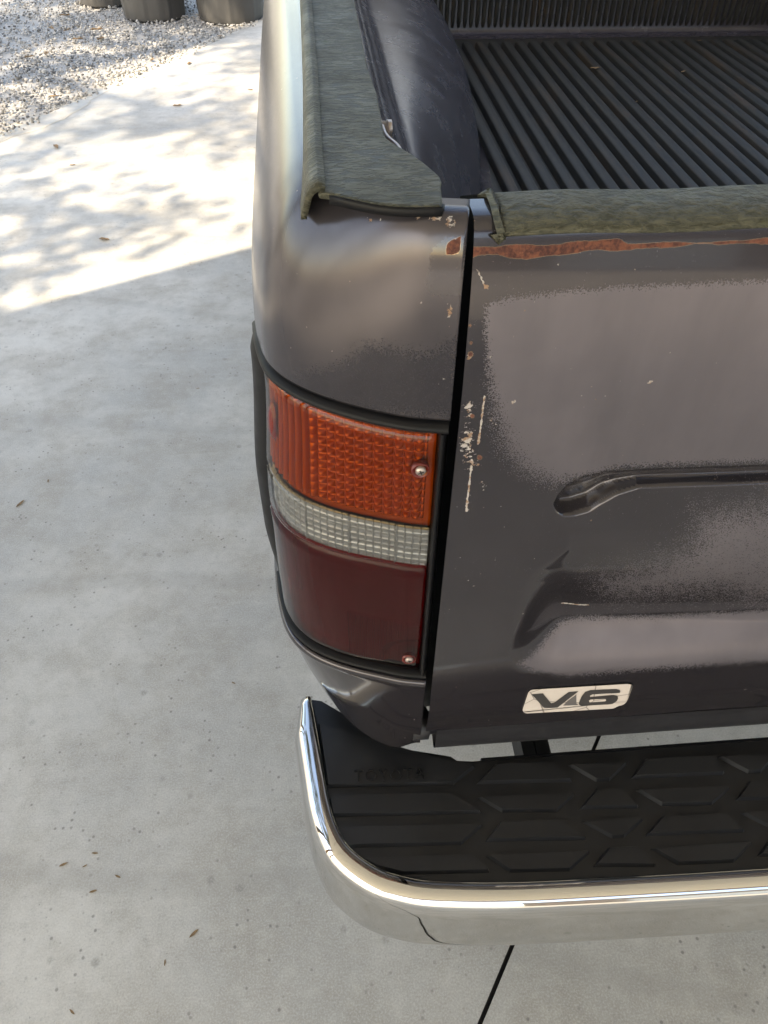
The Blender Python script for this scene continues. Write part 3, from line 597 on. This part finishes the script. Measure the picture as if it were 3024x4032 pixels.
def rib_mesh(L, w, h, n=7):
    V, Fc = [], []; prof = [(-w * .5, 0), (-w * .45, h * .80), (-w * .38, h * .97), (w * .38, h * .97), (w * .45, h * .80), (w * .5, 0)]
    ends = [(0, .02, .5), (.006, .5, .8), (.02, 1, 1), (L - .03, 1, 1), (L - .01, .6, .85), (L, .02, .5)]
    for (y, kh, kw) in ends:
        for x, z in prof: V.append((x * kw, y, z * kh))
    for i in range(len(ends) - 1):
        for j in range(5): Fc.append([i * 6 + j, i * 6 + j + 1, (i + 1) * 6 + j + 1, (i + 1) * 6 + j])
    me = bpy.data.meshes.new('rib'); me.from_pydata(V, [], Fc); me.materials.append(M['ribs']); me.polygons.foreach_set('use_smooth', [True] * len(Fc)); return me
rm = rib_mesh(BW - .12 - .41, .0245, .018); x = .362
while x < 2 * XC - .36:
    o = bpy.data.objects.new('floor_rib', rm); COL.objects.link(o); o.parent = floor; o.location = (x, .41, FZ - .0025); x += .0388
bulk = grid('bulkhead', np.array([[(x, y, z) for y, z in ((BW - .05, FZ - .0015), (BW - .012, FZ), (BW - .004, FZ + .004), (BW, FZ + .014), (BW + .01, 1.20))] for x in (.05, XC, 2 * XC - .05)]), M['liner'], truck)
bm_ = rib_mesh(.40, .0125, .008); x = .345
while x < 2 * XC - .33:
    o = bpy.data.objects.new('bulkhead_rib', bm_); COL.objects.link(o); o.parent = bulk; o.location = (x, BW + .0005, FZ + .016); o.rotation_euler = (math.pi / 2 - .025, 0, 0); x += .0186

# ---- bumper
PADZ = .585
path = [(-.044, .455), (-.038, .416), (-.031, .365), (-.026, .33), (-.018, .302), (-.006, .280), (.02, .2585), (.045, .248), (.074, .241), (.14, .2345), (.224, .231), (.41, .2265), (.65, .224), (XC, .2235)]
half, _ = spline(path, 130); full = np.vstack([half, mirror(np.c_[half[::-1][1:], np.zeros(len(half) - 1)], True)[:, :2]])
tt = np.gradient(full, axis=0); tt /= np.linalg.norm(tt, axis=1)[:, None]; no = np.stack([-tt[:, 1], tt[:, 0]], 1); no *= -1 if no[130][1] > 0 else 1
csec = [(-.004, -.030), (-.002, -.006), (-.0005, .0030), (.003, .0055), (.008, .0058), (.0135, .0040), (.0185, -.001), (.0215, -.008), (.0228, -.016), (.0234, -.026), (.0242, -.05), (.0246, -.08), (.0240, -.105), (.0215, -.116), (.015, -.120), (.006, -.118)]
cp, _ = spline(csec, 60)
Pb = []
for i in range(len(full)):
    ex = min(i, len(full) - 1 - i); k = min(1, ex / 5)                 # the ends are pinched
    Pb.append([(full[i, 0] + no[i, 0] * a * (.45 + .55 * k), full[i, 1] + no[i, 1] * a * (.45 + .55 * k), PADZ + b * (.75 + .25 * k)) for a, b in cp])
grid('chrome_bumper', np.array(Pb), M['chrome'], truck, thick=.002)
# step pad base: inside the chrome rim
inner = full - no * .0012
ring = [tuple(p) for p in inner] + [(2 * XC - .0, .43)] * 0
back = [(2 * XC + .03, .452), (2 * XC - .10, .3665), (2 * XC - .14, .3645), (.135, .3645), (.118, .3665), (.112, .372), (.06, .385), (-.03, .452)]
padp = [tuple(p) for p in inner] + back
pad = prism('step_pad', padp, PADZ - .02, PADZ - .002, M['pad'], truck)
bx_rail = box('pad_back_lip', (XC, .3652, PADZ - .008), (2 * XC - .29, .003, .016), M['rubber'], pad)
K8 = 1924 / 1659
blocks = {
 'A1': [(128, 120), (160, 343), (592, 333), (668, 272), (655, 258), (560, 243)], 'B1': [(735, 258), (665, 330), (1000, 322), (992, 305), (925, 250)], 'C1': [(975, 262), (1175, 250), (1185, 262), (1125, 320), (1078, 322)],
 'A2': [(165, 378), (178, 442), (690, 430), (684, 416), (585, 354), (185, 362)], 'B2': [(665, 372), (1000, 354), (1010, 366), (945, 425), (757, 426)], 'C2': [(1075, 345), (1165, 341), (1228, 404), (1220, 412), (1016, 416)],
 'A3': [(188, 482), (222, 547), (620, 537), (697, 470), (680, 460), (200, 470)], 'B3': [(750, 455), (960, 445), (1046, 512), (1040, 520), (695, 526)], 'C3': [(1025, 456), (1225, 437), (1242, 452), (1175, 513), (1132, 515)],
 'A4': [(270, 585), (330, 618), (420, 638), (720, 632), (714, 612), (655, 562), (290, 577)], 'B4': [(695, 570), (1050, 550), (1060, 562), (990, 627), (783, 631)], 'C4': [(1120, 541), (1220, 535), (1286, 606), (1278, 612), (1060, 612)],
 'D1': [(1245, 240), (1480, 229), (1520, 290), (1512, 298), (1190, 312)], 'D2': [(1205, 347), (1520, 331), (1537, 346), (1475, 401), (1302, 404)], 'D3': [(1300, 436), (1520, 424), (1590, 488), (1582, 494), (1240, 507)], 'D4': [(1255, 546), (1600, 520), (1612, 532), (1550, 597), (1357, 606)]}
def bow(x): return float(np.interp(x, half[:, 0][30:], half[:, 1][30:])) if x < XC else bow(2 * XC - x)
BT = PADZ + .0034
made = {}
for nm, pts in blocks.items():
    W = [tuple(pz(1100 + a * K8, 2700 + b * K8, BT)[:2]) for a, b in pts]; made[nm] = W
    W = [(x_, max(y_, bow(max(x_, .03)) + .004)) for x_, y_ in W]
    prism('tread_block', W, PADZ - .004, BT, M['pad'], pad, inset=.0026)
per = np.mean(np.array(made['D3'])[:, 0]) - np.mean(np.array(made['B3'])[:, 0])
for r in range(1, 5):
    for key, k0 in (('C', 1), ('B', 2)):
        src = np.array(made[key + str(r)]); 
        for k in range(k0, 8):
            W = src + np.array([per * k, 0]); c = W[:, 0].mean()
            if c > 2 * XC - .10: continue
            W[:, 1] += bow(c) - bow(src[:, 0].mean()); W[:, 1] = np.minimum(W[:, 1], .361)
            prism('tread_block', W, PADZ - .004, BT, M['pad'], pad, inset=.0026)
# raised lettering on the pad
fc = bpy.data.curves.new('pad_lettering', 'FONT'); fc.body = 'TOYOTA'; fc.size = .0165; fc.extrude = .0012; fc.space_character = 1.25
to = bpy.data.objects.new('tmp', fc); COL.objects.link(to); dg_ = bpy.context.evaluated_depsgraph_get(); me = bpy.data.meshes.new_from_object(to.evaluated_get(dg_)); bpy.data.objects.remove(to)
pl = link('pad_lettering', me, simple('raised_letter', (.011, .011, .012), .28), pad, False)
a = pz(1395, 3078, BT); b = pz(1672, 3066, BT); wtxt = max(v.co.x for v in me.vertices); s_ = np.linalg.norm(b - a) / wtxt
pl.matrix_world = Matrix.Translation((a[0], a[1], BT + .0004)) @ Matrix.Rotation(math.atan2(b[1] - a[1], b[0] - a[0]), 4, 'Z') @ Matrix.Diagonal((s_, s_ * 1.1, 1, 1))
# brackets carrying the bumper, seen in the slot
for x0, x1 in ((.203, .218), (.2195, .236), (1.564, 1.580), (1.582, 1.597)):
    br = prism('bumper_bracket', [(x0, .30), (x1, .30), (x1, .75), (x0, .75)], .50, .545, M['black'], truck)
for x in (.35, 1.45): box('frame_rail', (x, 2.5, .47), (.07, 3.3, .12), M['black'], truck, bev=.006)
# ---- what lies ahead: cab, bonnet and wheels
prof = [(2.69, .62), (2.66, 1.20), (2.72, 1.28), (2.82, 1.80), (2.95, 1.86), (3.75, 1.85), (4.25, 1.32), (5.35, 1.22), (5.55, 1.10), (5.58, .62)]
n_ = len(prof); V = []
for j, (x, ins) in enumerate(((-.07, 0), (-.02, 1), (2 * XC + .02, 1), (2 * XC + .07, 0))): pass
def crossx(z, side): t_ = sm(1.25, 1.86, z) * .16 - .065; return t_ if side == 0 else 2 * XC - t_
V = [(float(crossx(z, 0)), y, z) for y, z in prof] + [(float(crossx(z, 1)), y, z) for y, z in prof]
Fc = [list(range(n_)), list(range(2 * n_ - 1, n_ - 1, -1))] + [[i, n_ + i, n_ + (i + 1) % n_, (i + 1) % n_] for i in range(n_)]
cabm = raw('cab', V, Fc, M['plain_paint'] if 'plain_paint' in M else M['gate_dark'], truck, False); b_ = cabm.modifiers.new('b', 'BEVEL'); b_.width = .03; b_.segments = 3
raw('rear_window', [(x, float(np.interp(z, [1.28, 1.80], [2.712, 2.812])) , z) for x, z in ((.22, 1.36), (2 * XC - .22, 1.36), (2 * XC - .28, 1.74), (.28, 1.74))], [[0, 1, 2, 3]], M['glass'], cabm, False)
for (x, y) in ((.06, 1.25), (2 * XC - .06, 1.25), (.06, 4.75), (2 * XC - .06, 4.75)):
    wh = lathe('wheel', [(.20, -.10), (.34, -.11), (.365, -.09), (.37, 0), (.365, .09), (.34, .11), (.20, .10)], M['tyre'], truck, 40, (x, y, .37), 'x')
    lathe('rim', [(0, -.06), (.08, -.07), (.18, -.05), (.205, -.10), (.205, .10), (.18, .05), (0, .06)], M['steel'], wh, 32, (x, y, .37), 'x')

# ================================================================== plant pots and fallen leaves
def pot(u, v, rb, h, label, rot):
    c = pz(u, v, 0); root = tag(empty('plant_pot', (c[0], c[1] + rb, -.012)), label, 'plant pot', 'plant pots on the gravel')
    ca = (c[0], c[1] + rb, -.012)
    n = 96
    def fl(i):
        a = (i + rot) % 12; return 1.0 + (.035 if a < 2 else 0) + (.0 if a < 7 else .012)
    lathe('pot_wall', [(0, .012), (rb * .93, .010), (rb * .98, .0), (rb, .012), (rb * 1.02, .05), (rb * 1.10, h * .8), (rb * 1.12, h * .93), (rb * 1.05, h * .93), (rb * 1.0, h * .86)], M['pot'], root, n, (0, 0, 0), fl=fl)
    lathe('rim', [(rb * 1.04, h * .92), (rb * 1.19, h * .91), (rb * 1.20, h), (rb * 1.12, h * 1.01), (rb * 1.05, h)], M['pot'], root, 64)
    lathe('soil', [(0, h * .90), (rb * .6, h * .89), (rb * 1.06, h * .88)], M['soil'], root, 40)
    for a in (.6, 2.7): box('handle', (math.cos(a) * rb * 1.2, math.sin(a) * rb * 1.2, h * .8), (.05, .12, .03), M['pot'], root, a, .006)
pot(595, 82, .222, .50, 'dusty grey ribbed plastic pot between the other two pots', 3)
pot(905, 92, .232, .52, 'largest grey plastic pot beside the pickup flank', 0)
pot(400, 24, .19, .46, 'smaller grey pot set back from the ribbed ones', 5)
def leaf_mesh():
    V = [(-.5, 0, .02), (-.25, .2, .10), (.05, .27, .05), (.35, .14, .12), (.55, 0, .03), (.35, -.16, .15), (.0, -.25, .06), (-.28, -.18, .12), (0, 0, 0)]
    me = bpy.data.meshes.new('fallen_leaf'); me.from_pydata(V, [], [[i, (i + 1) % 8, 8] for i in range(8)]); me.materials.append(M['dry']); return me
lm = leaf_mesh()
for (u, v, L) in ((222, 580, .065), (745, 252, .06), (700, 418, .05), (410, 945, .05), (285, 652, .03), (985, 355, .035), (210, 382, .06), (255, 66, .09), (205, 118, .08), (265, 125, .07), (385, 122, .09), (305, 160, .08), (400, 158, .08), (185, 218, .08), (120, 230, .07), (870, 148, .05), (600, 236, .05)):
    c = pz(u, v, 0); o = bpy.data.objects.new('fallen_leaf', lm); COL.objects.link(o); o.location = (c[0], c[1], .002 if v > 235 else .008); o.scale = (L, L * rng.uniform(.6, .9), L); o.rotation_euler = (0, 0, rng.uniform(0, 6.28))
    tag(o, 'curled brown leaf fallen on the dappled concrete slab' if v > 235 else 'curled brown leaf fallen on the pale gravel', 'leaf', 'leaves on the slab' if v > 235 else 'leaves on the gravel')
for (u, v, L) in ((250, 3405, .016), (335, 3410, .009), (375, 3360, .012), (465, 3452, .012), (368, 3510, .014), (920, 2690, .010), (650, 3790, .010), (765, 3675, .018), (285, 3985, .012), (80, 1985, .03), (190, 1895, .014), (780, 1530, .010)):
    c = pz(u, v, 0); o = bpy.data.objects.new('debris_crumb', lm); COL.objects.link(o); o.location = (c[0], c[1], .0008); o.scale = (L, L * .55, L * .6); o.rotation_euler = (0, 0, rng.uniform(0, 6.28))
    tag(o, 'tiny brown crumb of leaf litter on the shaded concrete', 'leaf litter', 'crumbs on the shaded slab')
for (u, v, L) in ((2506, 400, .012), (2690, 282, .022), (2345, 268, .03), (2755, 160, .02)):
    c = pz(u, v, FZ + .017); o = bpy.data.objects.new('debris_crumb', lm); COL.objects.link(o); o.location = (c[0], c[1], FZ + .017); o.scale = (L, L * .6, L * .5); o.rotation_euler = (0, 0, rng.uniform(0, 6.28))
    tag(o, 'pale scrap of leaf litter lying on the ribbed bed floor', 'leaf litter', 'scraps in the pickup bed')
